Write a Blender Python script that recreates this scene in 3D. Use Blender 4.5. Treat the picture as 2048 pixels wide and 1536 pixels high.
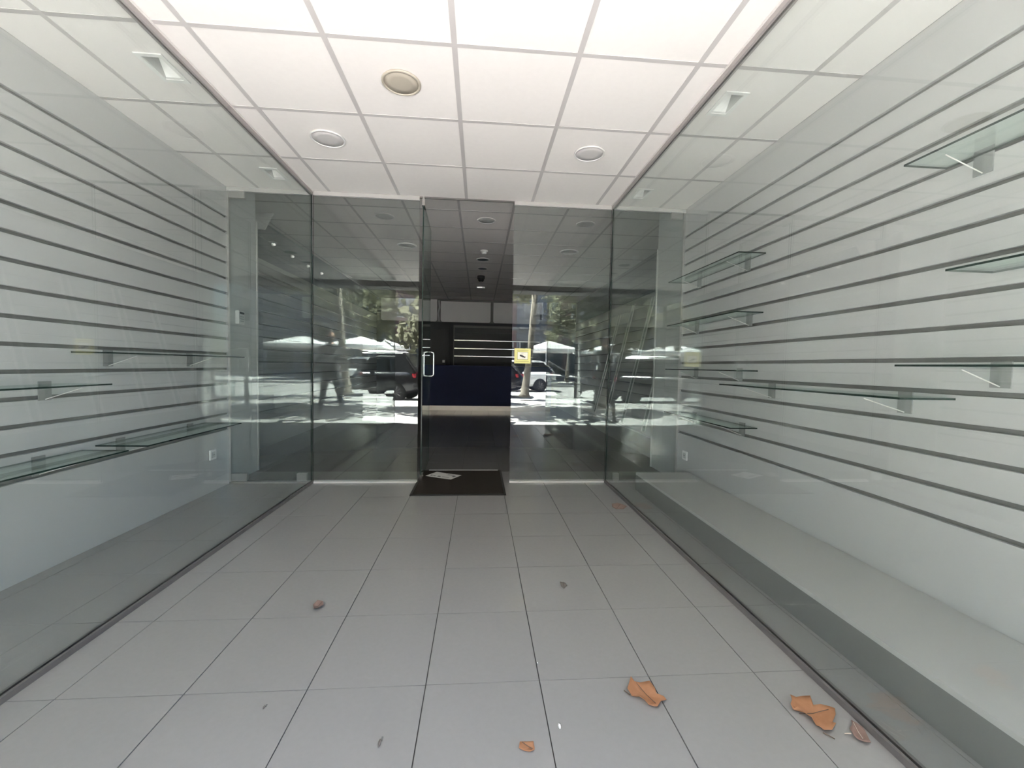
import bpy, bmesh, math, random
from mathutils import Vector, Matrix
for o in list(bpy.data.objects): bpy.data.objects.remove(o)
S = bpy.context.scene
C = S.collection
rnd = random.Random(7)
PI = math.pi

# ------------------------------------------------------------------ camera, sky, sun, exposure
F = 838.76
cam = bpy.data.cameras.new('camera'); cam.sensor_fit = 'HORIZONTAL'; cam.sensor_width = 36.0
cam.lens = F*36.0/2048; cam.clip_start = 0.02; cam.clip_end = 300
camo = bpy.data.objects.new('camera', cam); C.objects.link(camo); S.camera = camo
rr = Vector((0.99686526, -0.07678033, 0.01909015)); dn = Vector((0.01569962, -0.04452266, -0.99888501)); fw = Vector((0.07754466, 0.99605347, -0.04317768))
M = Matrix((rr, -dn, -fw)).transposed().to_4x4(); M.translation = Vector((0, 0, 1.0964)); camo.matrix_world = M
cam_h = 1.0964
w = bpy.data.worlds.new('sky'); S.world = w; w.use_nodes = True
wn = w.node_tree.nodes; wl = w.node_tree.links; wn.clear()
sky = wn.new('ShaderNodeTexSky'); sky.sky_type = 'NISHITA'; sky.sun_disc = False
sky.sun_elevation = math.radians(54); sky.sun_rotation = math.radians(246); sky.air_density = 1.0; sky.dust_density = 1.5
bg = wn.new('ShaderNodeBackground'); bg.inputs['Strength'].default_value = 0.085
wo = wn.new('ShaderNodeOutputWorld'); wl.new(sky.outputs[0], bg.inputs[0]); wl.new(bg.outputs[0], wo.inputs[0])
sd = bpy.data.lights.new('sun', 'SUN'); sd.energy = 7.0; sd.color = (1, .97, .935); sd.angle = math.radians(.55)
so = bpy.data.objects.new('sun', sd); C.objects.link(so)
so.rotation_euler = Vector((.45, .20, -1.0)).to_track_quat('-Z', 'Y').to_euler(); so.location = (-8, -6, 14)
S.view_settings.view_transform = 'Standard'; S.view_settings.look = 'None'; S.view_settings.gamma = 1
S.view_settings.use_curve_mapping = False
S.view_settings.exposure = 4.46
cy = S.cycles
cy.max_bounces = 14; cy.diffuse_bounces = 5; cy.glossy_bounces = 8; cy.transmission_bounces = 8; cy.transparent_max_bounces = 40
cy.caustics_reflective = True; cy.caustics_refractive = False; cy.sample_clamp_indirect = 40; cy.use_denoising = True; cy.blur_glossy = .3

# ------------------------------------------------------------------ materials
def mat(name, col, rough=.6, spec=.5, metal=0, noise=0, nscale=8, col2=None, emit=None, est=1, bump=0, trans=0):
    m = bpy.data.materials.new(name); m.use_nodes = True; n = m.node_tree.nodes; l = m.node_tree.links
    b = n['Principled BSDF']; b.inputs['Base Color'].default_value = (*col, 1); b.inputs['Roughness'].default_value = rough
    b.inputs['Specular IOR Level'].default_value = spec; b.inputs['Metallic'].default_value = metal
    if noise:
        tc = n.new('ShaderNodeTexCoord'); t = n.new('ShaderNodeTexNoise'); t.inputs['Scale'].default_value = nscale; t.inputs['Detail'].default_value = 5
        r = n.new('ShaderNodeMix'); r.data_type = 'RGBA'
        c2 = col2 or tuple(max(0, c*(1-noise)) for c in col)
        r.inputs[6].default_value = (*col, 1); r.inputs[7].default_value = (*c2, 1)
        l.new(tc.outputs['Object'], t.inputs['Vector']); l.new(t.outputs['Fac'], r.inputs[0]); l.new(r.outputs[2], b.inputs['Base Color'])
        if bump:
            bp = n.new('ShaderNodeBump'); bp.inputs['Strength'].default_value = bump; bp.inputs['Distance'].default_value = .004
            l.new(t.outputs['Fac'], bp.inputs['Height']); l.new(bp.outputs[0], b.inputs['Normal'])
    if emit: b.inputs['Emission Color'].default_value = (*emit, 1); b.inputs['Emission Strength'].default_value = est
    return m
def glass(name, tint, ior=1.52, rough=0.0):
    m = bpy.data.materials.new(name); m.use_nodes = True; n = m.node_tree.nodes; l = m.node_tree.links; n.clear()
    out = n.new('ShaderNodeOutputMaterial'); mix = n.new('ShaderNodeMixShader'); fr = n.new('ShaderNodeFresnel')
    ge = n.new('ShaderNodeNewGeometry'); mi = n.new('ShaderNodeMix'); mi.data_type = 'FLOAT'
    mi.inputs[2].default_value = ior; mi.inputs[3].default_value = 1/ior
    l.new(ge.outputs['Backfacing'], mi.inputs[0]); l.new(mi.outputs[0], fr.inputs['IOR'])
    t = n.new('ShaderNodeBsdfTransparent'); t.inputs[0].default_value = (*tint, 1)
    g = n.new('ShaderNodeBsdfGlossy'); g.inputs['Roughness'].default_value = rough; g.inputs['Color'].default_value = (.93, 1, .97, 1)
    l.new(fr.outputs[0], mix.inputs[0]); l.new(t.outputs[0], mix.inputs[1]); l.new(g.outputs[0], mix.inputs[2]); l.new(mix.outputs[0], out.inputs[0])
    return m
M_ = {}
M_['glass'] = glass('shop_glass', (.94, .953, .946), 1.6)
M_['shelfglass'] = glass('shelf_glass', (.92, .958, .942), 1.5)
M_['acrylic'] = glass('clear_acrylic', (.975, .98, .98), 1.3)
M_['carglass'] = mat('car_glass', (.012, .014, .017), .05, .6)
M_['edge'] = mat('glass_edge', (.012, .03, .024), .25, .4)
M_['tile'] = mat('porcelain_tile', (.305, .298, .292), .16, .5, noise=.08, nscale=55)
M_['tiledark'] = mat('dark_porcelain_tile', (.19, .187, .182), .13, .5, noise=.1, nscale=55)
M_['grout'] = mat('dark_grout', (.05, .048, .045), .8)
M_['ctile'] = mat('ceiling_tile', (.89, .85, .83), .9, .2, noise=.05, nscale=30)
M_['cgrid'] = mat('ceiling_grid', (.58, .55, .545), .5, .4, noise=.05)
M_['plank'] = mat('slatwall_laminate', (.51, .51, .508), .38, .45, noise=.04, nscale=3)
M_['intplank'] = mat('inside_slat_laminate', (.42, .415, .405), .38, .45, noise=.05, nscale=3)
M_['groove'] = mat('groove_insert', (.20, .198, .19), .5)
M_['paint'] = mat('grey_paint', (.72, .725, .72), .7, .3, noise=.05, nscale=2)
M_['bluegrey'] = mat('blue_grey_paint', (.12, .135, .16), .7, .3, noise=.08, nscale=2)
M_['white'] = mat('white_plastic', (.88, .875, .86), .4, noise=.03)
M_['offlamp'] = mat('lamp_diffuser', (.68, .65, .645), .5, noise=.03)
M_['beigelamp'] = mat('aged_lamp_diffuser', (.50, .45, .375), .5, noise=.05)
M_['alu'] = mat('brushed_aluminium', (.72, .71, .69), .32, metal=.9, noise=.06, nscale=40)
M_['aludark'] = mat('dark_channel', (.16, .15, .145), .45, metal=.2, noise=.1, nscale=30)
M_['browntrim'] = mat('brown_grey_channel', (.36, .33, .32), .45, noise=.06, nscale=30)
M_['kick'] = mat('brushed_kick_steel', (.80, .72, .65), .38, metal=1, noise=.06)
M_['plinthfront'] = mat('dark_plinth_front', (.17, .172, .16), .8, noise=.05, nscale=3)
M_['bright'] = mat('bright_white_board', (.80, .78, .76), .6, noise=.05, nscale=3)
M_['whitealu'] = mat('pale_profile', (.70, .68, .66), .4, noise=.05)
M_['topchannel'] = mat('top_aluminium', (.44, .425, .415), .4, noise=.05)
M_['chrome'] = mat('chrome', (.85, .85, .85), .12, metal=1)
M_['steel'] = mat('polished_steel', (.78, .77, .75), .2, metal=1, noise=.05)
M_['black'] = mat('black', (.012, .012, .013), .45, noise=.2)
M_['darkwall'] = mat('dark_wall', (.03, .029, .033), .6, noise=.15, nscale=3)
M_['navy'] = mat('navy_laminate', (.014, .021, .078), .55, .25, noise=.1, nscale=4)
M_['matpile'] = mat('doormat_pile', (.052, .043, .036), .95, .1, noise=.5, nscale=320, bump=.8)
M_['rubber'] = mat('rubber_edge', (.02, .018, .017), .7)
M_['paper'] = mat('paper', (.66, .65, .62), .7, noise=.04)
M_['ink'] = mat('print_ink', (.12, .12, .12), .7)
M_['yellow'] = mat('sticker_yellow', (.80, .75, .28), .5, noise=.05)
M_['stline'] = mat('sticker_line', (.34, .31, .09), .5)
M_['cream'] = mat('sticker_cream', (.86, .83, .72), .5)
M_['leaf'] = mat('dry_leaf', (.46, .245, .14), .8, .2, noise=.45, nscale=22, col2=(.30, .135, .062), bump=.5)
M_['leafdull'] = mat('dull_dry_leaf', (.32, .22, .185), .85, .2, noise=.4, nscale=25)
M_['leafgrey'] = mat('grey_seed_leaf', (.20, .18, .165), .85, .2, noise=.4, nscale=25)
M_['stem'] = mat('leaf_stem', (.10, .07, .05), .8)
M_['palestem'] = mat('pale_leaf_stem', (.62, .52, .43), .8)
M_['plinth'] = mat('plinth_laminate', (.46, .455, .44), .45, .4, noise=.04, nscale=3)
M_['lit'] = mat('small_spot_glow', (.9, .9, .85), .4, emit=(1, .97, .9), est=.045)
M_['led'] = mat('led_strip_glow', (.9, .9, .85), .4, emit=(1, .97, .92), est=.03)
M_['cavity'] = mat('lamp_cavity', (.58, .58, .57), .5, noise=.05)
M_['bracketgrey'] = mat('grey_bracket_plate', (.27, .275, .27), .4, noise=.05)
M_['rimwhite'] = mat('lamp_rim', (.76, .735, .725), .5, noise=.03)
M_['frost'] = mat('frosted_plate', (.55, .56, .55), .4, noise=.04)
# street
M_['paving'] = mat('sidewalk_concrete', (.42, .405, .395), .8, .3, noise=.15, nscale=2.5)
M_['farpaving'] = mat('terrace_paving', (.58, .565, .55), .8, .3, noise=.12, nscale=2.5)
M_['joint'] = mat('paving_joint', (.25, .235, .22), .9)
M_['asphalt'] = mat('asphalt', (.42, .41, .40), .85, .3, noise=.2, nscale=3)
M_['kerb'] = mat('granite_kerb', (.42, .41, .40), .8, noise=.15, nscale=6)
M_['facade'] = mat('shop_facade_stone', (.10, .095, .09), .6, noise=.2, nscale=3)
M_['terracotta'] = mat('terracotta_brick', (.21, .135, .13), .85, .2, noise=.2, nscale=6)
M_['greywall'] = mat('blue_grey_render', (.20, .215, .245), .85, .2, noise=.12, nscale=2)
M_['palewall'] = mat('pale_grey_render', (.27, .275, .28), .85, .2, noise=.12, nscale=2)
M_['wframe'] = mat('white_window_frame', (.60, .60, .59), .5, noise=.03)
M_['wpane'] = mat('dark_window_pane', (.035, .045, .055), .08, .6)
M_['blind'] = mat('roller_blind', (.33, .31, .30), .7, noise=.08)
M_['bark'] = mat('plane_tree_bark', (.30, .275, .235), .9, .1, noise=.5, nscale=5, col2=(.13, .115, .09))
M_['canvas'] = mat('white_parasol_canvas', (.82, .80, .78), .8, .2, noise=.05)
M_['wood'] = mat('parasol_wood', (.38, .27, .18), .6, noise=.3, nscale=9)
M_['carblack'] = mat('black_car_paint', (.012, .012, .016), .18, .7)
M_['carwhite'] = mat('white_car_paint', (.72, .72, .72), .2, .6)
M_['tyre'] = mat('tyre_rubber', (.018, .018, .018), .85)
M_['rim'] = mat('wheel_rim', (.25, .25, .26), .3, metal=.8)
M_['taillight'] = mat('red_lens', (.50, .012, .02), .2, .6)
M_['plate'] = mat('blank_number_plate', (.75, .75, .72), .5)
M_['skin'] = mat('skin', (.55, .33, .25), .55, .4, noise=.08, nscale=12)
M_['hair'] = mat('dark_hair', (.022, .016, .013), .6, noise=.3, nscale=40)
M_['jacket'] = mat('dark_shirt', (.022, .025, .032), .8, noise=.25, nscale=14)
M_['jeans'] = mat('dark_jeans', (.020, .026, .042), .85, noise=.25, nscale=30)
M_['shoe'] = mat('black_shoe', (.02, .02, .02), .5)
M_['whitecloth'] = mat('white_cotton', (.80, .79, .77), .85, noise=.06, nscale=12)
M_['eyewhite'] = mat('eye_white', (.8, .8, .78), .3)
def leafmat(name, a, b):
    m = bpy.data.materials.new(name); m.use_nodes = True; n = m.node_tree.nodes; l = m.node_tree.links; n.clear()
    out = n.new('ShaderNodeOutputMaterial'); mix = n.new('ShaderNodeMixShader'); mix.inputs[0].default_value = .45
    d = n.new('ShaderNodeBsdfDiffuse'); t = n.new('ShaderNodeBsdfTranslucent')
    tc = n.new('ShaderNodeTexCoord'); no = n.new('ShaderNodeTexNoise'); no.inputs['Scale'].default_value = 1.7
    r = n.new('ShaderNodeMix'); r.data_type = 'RGBA'; r.inputs[6].default_value = (*a, 1); r.inputs[7].default_value = (*b, 1)
    l.new(tc.outputs['Object'], no.inputs[0]); l.new(no.outputs['Fac'], r.inputs[0])
    l.new(r.outputs[2], d.inputs[0]); l.new(r.outputs[2], t.inputs[0]); l.new(d.outputs[0], mix.inputs[1]); l.new(t.outputs[0], mix.inputs[2]); l.new(mix.outputs[0], out.inputs[0])
    return m
M_['foliage'] = leafmat('plane_tree_leaf', (.09, .10, .06), (.32, .31, .23))

# ------------------------------------------------------------------ mesh helpers
class MB:
    def __init__(s): s.v = []; s.f = []; s.mi = []
    def quadbox(s, P, mi=0, mis=None):
        b = len(s.v); s.v += [tuple(p) for p in P]
        fs = [(0, 3, 2, 1), (4, 5, 6, 7), (0, 1, 5, 4), (1, 2, 6, 5), (2, 3, 7, 6), (3, 0, 4, 7)]
        for k, f in enumerate(fs): s.f.append(tuple(b+i for i in f)); s.mi.append(mis[k] if mis else mi)
        return s
    def box(s, x0, x1, y0, y1, z0, z1, mi=0, mis=None):
        return s.quadbox([(x0, y0, z0), (x1, y0, z0), (x1, y1, z0), (x0, y1, z0), (x0, y0, z1), (x1, y0, z1), (x1, y1, z1), (x0, y1, z1)], mi, mis)
    def rings(s, R, mi=0, caps=True, closed=False):
        b = len(s.v); n = len(R[0])
        for r in R: s.v += [tuple(p) for p in r]
        m = len(R)
        for i in range(m if closed else m-1):
            for k in range(n):
                j = (i+1) % m
                s.f.append((b+i*n+k, b+i*n+(k+1) % n, b+j*n+(k+1) % n, b+j*n+k)); s.mi.append(mi)
        if caps and not closed:
            s.f.append(tuple(b+k for k in range(n-1, -1, -1))); s.mi.append(mi)
            s.f.append(tuple(b+(m-1)*n+k for k in range(n))); s.mi.append(mi)
        return s
    def tube(s, pts, r, n=10, mi=0, closed=False):
        pts = [Vector(p) for p in pts]; R = []; N = len(pts); up = None
        rs = r if isinstance(r, (list, tuple)) else [r]*N
        for i in range(N):
            if closed: t = pts[(i+1) % N]-pts[i-1]
            else: t = pts[min(i+1, N-1)]-pts[max(i-1, 0)]
            t.normalize()
            if up is None: up = t.orthogonal().normalized()
            up = (up - t*up.dot(t)).normalized(); q = t.cross(up)
            R.append([pts[i]+(up*math.cos(2*PI*k/n)+q*math.sin(2*PI*k/n))*rs[i] for k in range(n)])
        return s.rings(R, mi, True, closed)
    def lathe(s, prof, c, n=24, mi=0, ax='z', caps=True):
        R = []
        for r, h in prof:
            ring = []
            for k in range(n):
                a = 2*PI*k/n; u, v = r*math.cos(a), r*math.sin(a)
                p = {'z': (u, v, h), 'y': (u, h, v), 'x': (h, u, v)}[ax]
                ring.append((c[0]+p[0], c[1]+p[1], c[2]+p[2]))
            R.append(ring)
        return s.rings(R, mi, caps)
    def mesh(s, name, mats, smooth=False):
        me = bpy.data.meshes.new(name); me.from_pydata(s.v, [], s.f)
        for m in (mats if isinstance(mats, (list, tuple)) else [mats]): me.materials.append(M_[m])
        for p, i in zip(me.polygons, s.mi): p.material_index = i; p.use_smooth = smooth
        bm = bmesh.new(); bm.from_mesh(me); bmesh.ops.recalc_face_normals(bm, faces=bm.faces); bm.to_mesh(me); bm.free()
        return me
def link(name, me, parent=None, loc=(0, 0, 0)):
    o = bpy.data.objects.new(name, me); C.objects.link(o); o.location = loc
    if parent: o.parent = parent
    return o
def part(name, mb, mats, parent, loc=(0, 0, 0), smooth=False, label=None):
    o = link(name, mb.mesh(name, mats, smooth) if isinstance(mb, MB) else mb, parent, loc)
    if label: o['label'] = label
    return o
def tag(o, label=None, cat=None, group=None, kind=None):
    if label: o['label'] = label
    if cat: o['category'] = cat
    if group: o['group'] = group
    if kind: o['kind'] = kind
    return o
def thing(name, label, cat, loc=(0, 0, 0), rz=0, group=None):
    o = bpy.data.objects.new(name, None); C.objects.link(o); o.location = loc; o.rotation_euler = (0, 0, rz); o.empty_display_size = .1
    return tag(o, label, cat, group)
def struct(name, mb=None, mats=None, loc=(0, 0, 0)):
    if mb is None: o = bpy.data.objects.new(name, None); C.objects.link(o); o.empty_display_size = .1
    else: o = link(name, mb.mesh(name, mats), None, loc)
    o['kind'] = 'structure'; return o
def copy_tree(o, parent=None):
    c = o.copy(); C.objects.link(c)
    if parent: c.parent = parent
    for ch in [k for k in bpy.data.objects if k.parent == o]: copy_tree(ch, c)
    return c
def bevel(me, w, seg=2):
    bm = bmesh.new(); bm.from_mesh(me); bmesh.ops.bevel(bm, geom=list(bm.edges), offset=w, segments=seg, affect='EDGES', profile=.5, clamp_overlap=True); bm.to_mesh(me); bm.free(); return me

# ------------------------------------------------------------------ room measures
D = 3.894; ZC = 2.60; ZI = 2.834; GL = -1.50; GR = 1.217; WL = -2.211; WR = 1.916; YF = .20; YB = 11.35
DL, DR = -.56, .295      # doorway
FX, FY, TX, TY = .2254, 1.8191, .392, .4135

# ---- floor: one thing, each tile a part
floor = struct('floor', MB().box(-2.9, 2.75, -.05, YB+.2, -.12, -.005), 'grout')
tile_me = MB().box(.0017, TX-.0017, .0011, TY-.0011, -.012, 0).mesh('tile', 'tile')
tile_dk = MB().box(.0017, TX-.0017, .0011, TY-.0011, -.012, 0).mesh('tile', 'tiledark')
nt = 0; rest = MB()
for j in range(-4, 24):
    for i in range(-9, 7):
        x = FX+i*TX; y = FY+j*TY
        if x < -2.95 or x > 2.45 or y < -.01 or y > YB: continue
        if y < 3.9 and (x < -2.6 or x > 1.95): continue
        if nt < 296 and y < 8.0:
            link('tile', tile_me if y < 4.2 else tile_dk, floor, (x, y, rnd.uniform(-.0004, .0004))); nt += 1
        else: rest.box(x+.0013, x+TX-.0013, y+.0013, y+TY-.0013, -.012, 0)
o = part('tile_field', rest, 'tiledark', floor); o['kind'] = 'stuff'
struct('trim_threshold', MB().box(GL-.75, WR+.02, YF-.62, -.05, -.10, -.004), 'kerb')

# ---- vestibule ceiling
def ctile(mbx, x0, x1, y0, y1, z0, z1, hole=None):
    if not hole: mbx.box(x0, x1, y0, y1, z0, z1); return
    a, b, c, d = hole
    mbx.box(x0, a, y0, y1, z0, z1); mbx.box(b, x1, y0, y1, z0, z1); mbx.box(a, b, y0, c, z0, z1); mbx.box(a, b, d, y1, z0, z1)
HOLES_V = []; HOLES_I = []
def make_ceiling(xs, ys, z, holes, bar):
    c = struct('ceiling', MB().box(xs[0]-.1, xs[-1]+.1, ys[0]-.1, ys[-1]+.1, z+.30, z+.45), 'paint')
    for i in range(len(xs)-1):
        for j in range(len(ys)-1):
            x0, x1, y0, y1 = xs[i], xs[i+1], ys[j], ys[j+1]
            h = [q for q in holes if x0 < (q[0]+q[1])/2 < x1 and y0 < (q[2]+q[3])/2 < y1]
            m = MB(); zz = z+.001+rnd.uniform(0, .0006)
            ctile(m, x0+.002, x1-.002, y0+.002, y1-.002, zz, zz+.014, h[0] if h else None)
            part('ceiling_tile', m, 'ctile', c)
    for x in xs[1:-1]: part('grid_bar', MB().box(x-bar, x+bar, ys[0], ys[-1], z-.001, z+.006).box(x-.002, x+.002, ys[0], ys[-1], z+.006, z+.04), 'cgrid', c)
    for y in ys[1:-1]: part('grid_bar', MB().box(xs[0], xs[-1], y-bar*.95, y+bar*.95, z-.0005, z+.006).box(xs[0], xs[-1], y-.002, y+.002, z+.006, z+.04), 'cgrid', c)
    return c
vx = [-2.215]+[-.1424+.6*k for k in range(-3, 4)]+[1.918]
vy = [-.42, .215, .83, 1.445, 2.06, 2.675, 3.285, 3.90]
VENTS = [(-1.655, 2.37, .065), (-1.665, 3.575, .065), (1.37, 2.34, .065), (1.367, 3.59, .065)]
for x, y, hw in VENTS: HOLES_V.append((x-.05, x+.05, y-.09, y+.09))
make_ceiling(vx, vy, ZC, HOLES_V, .013)
ix = [-2.95]+[-.253+.6*k for k in range(-4, 5)]+[2.62]
iy = [3.93]+[4.845+.6*k for k in range(-1, 11)]+[YB]
for x, y in ((-1.018-.07, 6.34), (1.32, 6.33)): HOLES_I.append((x-.095, x+.095, y-.095, y+.095))
make_ceiling(ix, iy, ZI, HOLES_I, .013)
struct('trim_bulkhead', MB().box(-3.0, 2.7, D+.012, D+.04, ZC+.0, ZI+.32), 'paint')

# ---- slatwalls of the vestibule: each plank a part
GZ = [.497+.1315*k for k in range(15)]
def slatwall(name, x, sgn, y0, y1, zb):
    wl_ = struct(name, MB().box(min(x-sgn*.02, x-sgn*.26), max(x-sgn*.02, x-sgn*.26), y0, y1, 0, ZI+.4), 'groove')
    zs = [zb]+GZ+[ZC]
    for k in range(len(zs)-1):
        a = zs[k]+(.0105 if k else 0); b = zs[k+1]-(.0105 if k < len(zs)-2 else 0)
        m = MB().box(min(x, x-sgn*.02), max(x, x-sgn*.02), y0, y1, a, b)
        part('plank', bevel(m.mesh('plank', 'plank'), .0012, 1), None, wl_)
    return wl_
slatwall('wall_left', WL, 1, -.3, D+.0, 0)
slatwall('wall_right', WR, -1, -.3, D+.0, 0)

# ---- facade pillars and lintel
struct('wall_front', MB().box(-14, WL-.02, -.45, -.20, -.02, 14).box(WR+.02, 14, -.45, -.20, -.02, 14).box(-2.6, 2.4, -.45, -.1, 2.50, 14)
       .box(-2.6, 2.4, -.1, .1, 2.605, 3.3), 'facade')
struct('roof', MB().box(-3.4, 3.0, -.3, YB+.6, 3.42, 3.6), 'paint')

# ---- glazing
def pane(x0, x1, y0, y1, z0, z1, thin):
    # big faces glass, thin faces green edge
    idx = {'x': (1, 1, 1, 0, 1, 0), 'y': (1, 1, 0, 1, 0, 1)}[thin]
    return MB().box(x0, x1, y0, y1, z0, z1, 0, idx)
GM = ['glass', 'edge']
def side_glass(n, x, side):
    t = struct('window_%d' % n)
    ys = [YF, D-.006]
    part('pane', pane(x-.005, x+.005, ys[0], ys[1], .012, ZC-.012, 'x'), GM, t)
    part('bottom_channel', MB().box(x-.016, x-.005, YF, D, 0, .022).box(x+.005, x+.016, YF, D, 0, .022).box(x-.005, x+.005, YF, D, 0, .012), 'aludark', t)
    part('top_channel', MB().box(x-.018, x-.005, YF, D, ZC-.035, ZC-.001).box(x+.005, x+.018, YF, D, ZC-.035, ZC-.001).box(x-.005, x+.005, YF, D, ZC-.012, ZC-.001), 'browntrim', t)
    part('channel_lip', MB().box(x-side*.018-.003, x-side*.018+.003, YF, D-.02, ZC-.012, ZC-.001), 'whitealu', t)
    return t
side_glass(1, GL, -1); side_glass(2, GR, 1)
def back_glass(n, x0, x1, wallx=None, chan='alu', clamps=()):
    t = struct('window_%d' % n)
    part('pane', pane(x0, x1, D-.005, D+.005, .012, ZC-.012, 'y'), GM, t)
    part('bottom_channel', MB().box(x0, x1, D-.014, D-.005, 0, .016).box(x0, x1, D+.005, D+.014, 0, .024).box(x0, x1, D-.005, D+.005, 0, .012), chan, t)
    part('top_channel', MB().box(x0, x1, D-.016, D-.005, ZC-.036, ZC-.001).box(x0, x1, D+.005, D+.016, ZC-.036, ZC-.001).box(x0, x1, D-.005, D+.005, ZC-.012, ZC-.001), 'topchannel', t)
    if wallx: part('wall_profile', MB().box(*sorted((wallx, wallx+(.016 if wallx < 0 else -.016))), D-.014, D+.014, .012, ZC-.02), 'alu', t)
    for cx, cz, hw in clamps:
        m = MB().box(cx-hw, cx+hw, D-.018, D-.005, cz-.035, cz+.035).box(cx-hw, cx+hw, D+.005, D+.018, cz-.035, cz+.035)
        part('clamp', bevel(m.mesh('clamp', 'alu'), .003, 1), None, t)
    return t
back_glass(3, GL+.012, DL, chan='whitealu')
back_glass(4, DR, GR-.012, chan='whitealu')
back_glass(5, WL+.002, GL-.012, WL+.001, 'aludark', ((WL+.085, ZC-.06, .065), (WL+.085, .055, .065), (GL-.085, .055, .045)))
back_glass(6, GR+.012, WR-.002, WR-.001, 'aludark', ((WR-.085, ZC-.06, .055), (GR+.10, .055, .028)))
# shopfront panes of the two display cases, beside the pavement
for n, (a, b) in ((7, (WL+.002, GL-.008)), (8, (GR+.008, WR-.002))):
    t = struct('window_%d' % n)
    part('pane', pane(a, b, YF-.005, YF+.005, .012, ZC-.012, 'y'), GM, t)
    part('bottom_channel', MB().box(a, b, YF-.015, YF-.005, 0, .03).box(a, b, YF+.005, YF+.015, 0, .03).box(a, b, YF-.005, YF+.005, 0, .012), 'aludark', t)
    part('top_channel', MB().box(a, b, YF-.015, YF-.005, ZC-.036, ZC-.001).box(a, b, YF+.005, YF+.015, ZC-.036, ZC-.001), 'aludark', t)
# door, swung open into the shop
door = struct('door_1'); ang = math.radians(92)
door.location = (DL+.035, D+.0, 0); door.rotation_euler = (0, 0, ang)
W = .80
part('pane', pane(-.02, W, -.005, .005, .02, ZC-.05, 'y'), GM, door)
def dhandle(side):
    h = []; x0 = W-.14; z0, z1, r, o_ = .97, 1.225, .03, side*.055
    pts = []
    for cx, cz, a0 in ((0, 0, 0),): pass
    # a loop of round bar standing off the pane
    P = [(x0, side*.006, z0), (x0, o_-side*.02, z0), (x0, o_-side*.006, z0+.006), (x0, o_, z0+.02), (x0, o_, z1-.02), (x0, o_-side*.006, z1-.006), (x0, o_-side*.02, z1), (x0, side*.006, z1)]
    return MB().tube(P, .008, 12)
part('handle', dhandle(-1), 'chrome', door, smooth=True, label='chrome pull handle, corridor side of the open door')
part('handle', dhandle(1), 'chrome', door, smooth=True, label='chrome pull handle, far side of the open door')
part('top_pivot', MB().box(-.03, .09, -.012, .012, ZC-.085, ZC-.035).box(-.012, .012, -.008, .008, ZC-.04, ZC-.002), 'steel', door)
part('bottom_pivot', MB().box(-.03, .10, -.012, .012, .012, .075).box(-.01, .01, -.008, .008, 0, .02), 'steel', door)
struct('trim_door_head', MB().box(DL-.01, DR+.01, D-.008, D+.008, ZC-.014, ZC-.001), 'aludark')

# ---- shop interior shell
def interior_slat(name, x, sgn, y0, y1, zg, ztop):
    wl_ = struct(name, MB().box(min(x-sgn*.02, x-sgn*.2), max(x-sgn*.02, x-sgn*.2), y0, YB+.2, 0, ZI+.5), 'groove')
    zs = [0]+zg+[ztop]
    for k in range(len(zs)-1):
        a = zs[k]+(.0105 if k else 0); b = zs[k+1]-(.0105 if k < len(zs)-2 else 0)
        part('plank', MB().box(min(x, x-sgn*.02), max(x, x-sgn*.02), y0, y1, a, b), 'intplank', wl_)
    for z in zg[1:]:
        part('rail', MB().box(min(x-sgn*.014, x-sgn*.002), max(x-sgn*.014, x-sgn*.002), y0, y1, z-.0095, z-.0015), 'steel', wl_)
    part('upper_band', MB().box(min(x, x-sgn*.03), max(x, x-sgn*.03), y0, y1, ztop, ZI+.02), 'bluegrey', wl_)
    return wl_
interior_slat('wall_left', -2.72, 1, 4.36, YB, [.46+.157*k for k in range(12)], 2.36)
interior_slat('wall_right', 2.60, -1, 4.52, YB, [.50+.175*k for k in range(10)], 2.25)
struct('wall_left', MB().box(-2.72, -2.205, D+.02, 4.36, 0, 2.46).box(-2.86, -2.215, D+.02, 4.36, 2.46, ZI+.4), ['paint'])
struct('wall_right', MB().box(1.93, 2.62, D+.02, 4.52, 0, ZI+.4), 'paint')
struct('trim_corner_left', MB().box(-2.203, -2.195, 4.345, 4.365, .001, 2.46), 'bright')
struct('trim_corner_right', MB().box(1.918, 1.929, 4.505, 4.525, .001, 2.40), 'bright')
struct('wall_back', MB().box(-2.9, 2.8, YB, YB+.2, 0, ZI+.5), 'darkwall')
# upper light bulkhead at the far wall
bh = struct('trim_far_bulkhead', MB().box(-2.7, 2.15, YB-.02, YB, 2.225, ZI), 'aludark')
def rpanel(x0, x1, z0, z1, y, r=.05):
    pts = []
    for cx, cz, a0 in ((x0+r, z0+r, 180), (x1-r, z0+r, 270)):
        for k in range(6): a = math.radians(a0+k*18); pts.append((cx+r*math.cos(a), cz+r*math.sin(a)))
    pts += [(x1, z1), (x0, z1)]
    return MB().rings([[(px_, y, pz) for px_, pz in pts], [(px_, y-.03, pz) for px_, pz in pts]])
part('panel', rpanel(-1.05, .27, 2.235, ZI-.06, YB-.02), 'bright', bh)
part('panel', rpanel(.345, 1.6, 2.235, ZI-.06, YB-.02), 'bright', bh)
part('panel', rpanel(-2.6, -1.15, 2.235, ZI-.02, YB-.02), 'bright', bh)
part('pipe', MB().tube([(-1.10, YB-.05, 2.79), (-1.085, YB-.05, 2.6), (-1.115, YB-.05, 2.45), (-1.10, YB-.05, 2.24)], .022, 8), 'frost', bh, smooth=True)
t = struct('door_2')
part('door_frame', MB().box(-1.42, -1.36, YB-.03, YB+.0, 0, 2.03).box(-.86, -.80, YB-.03, YB, 0, 2.03).box(-1.42, -.80, YB-.03, YB, 2.03, 2.09), 'darkwall', t)
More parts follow.
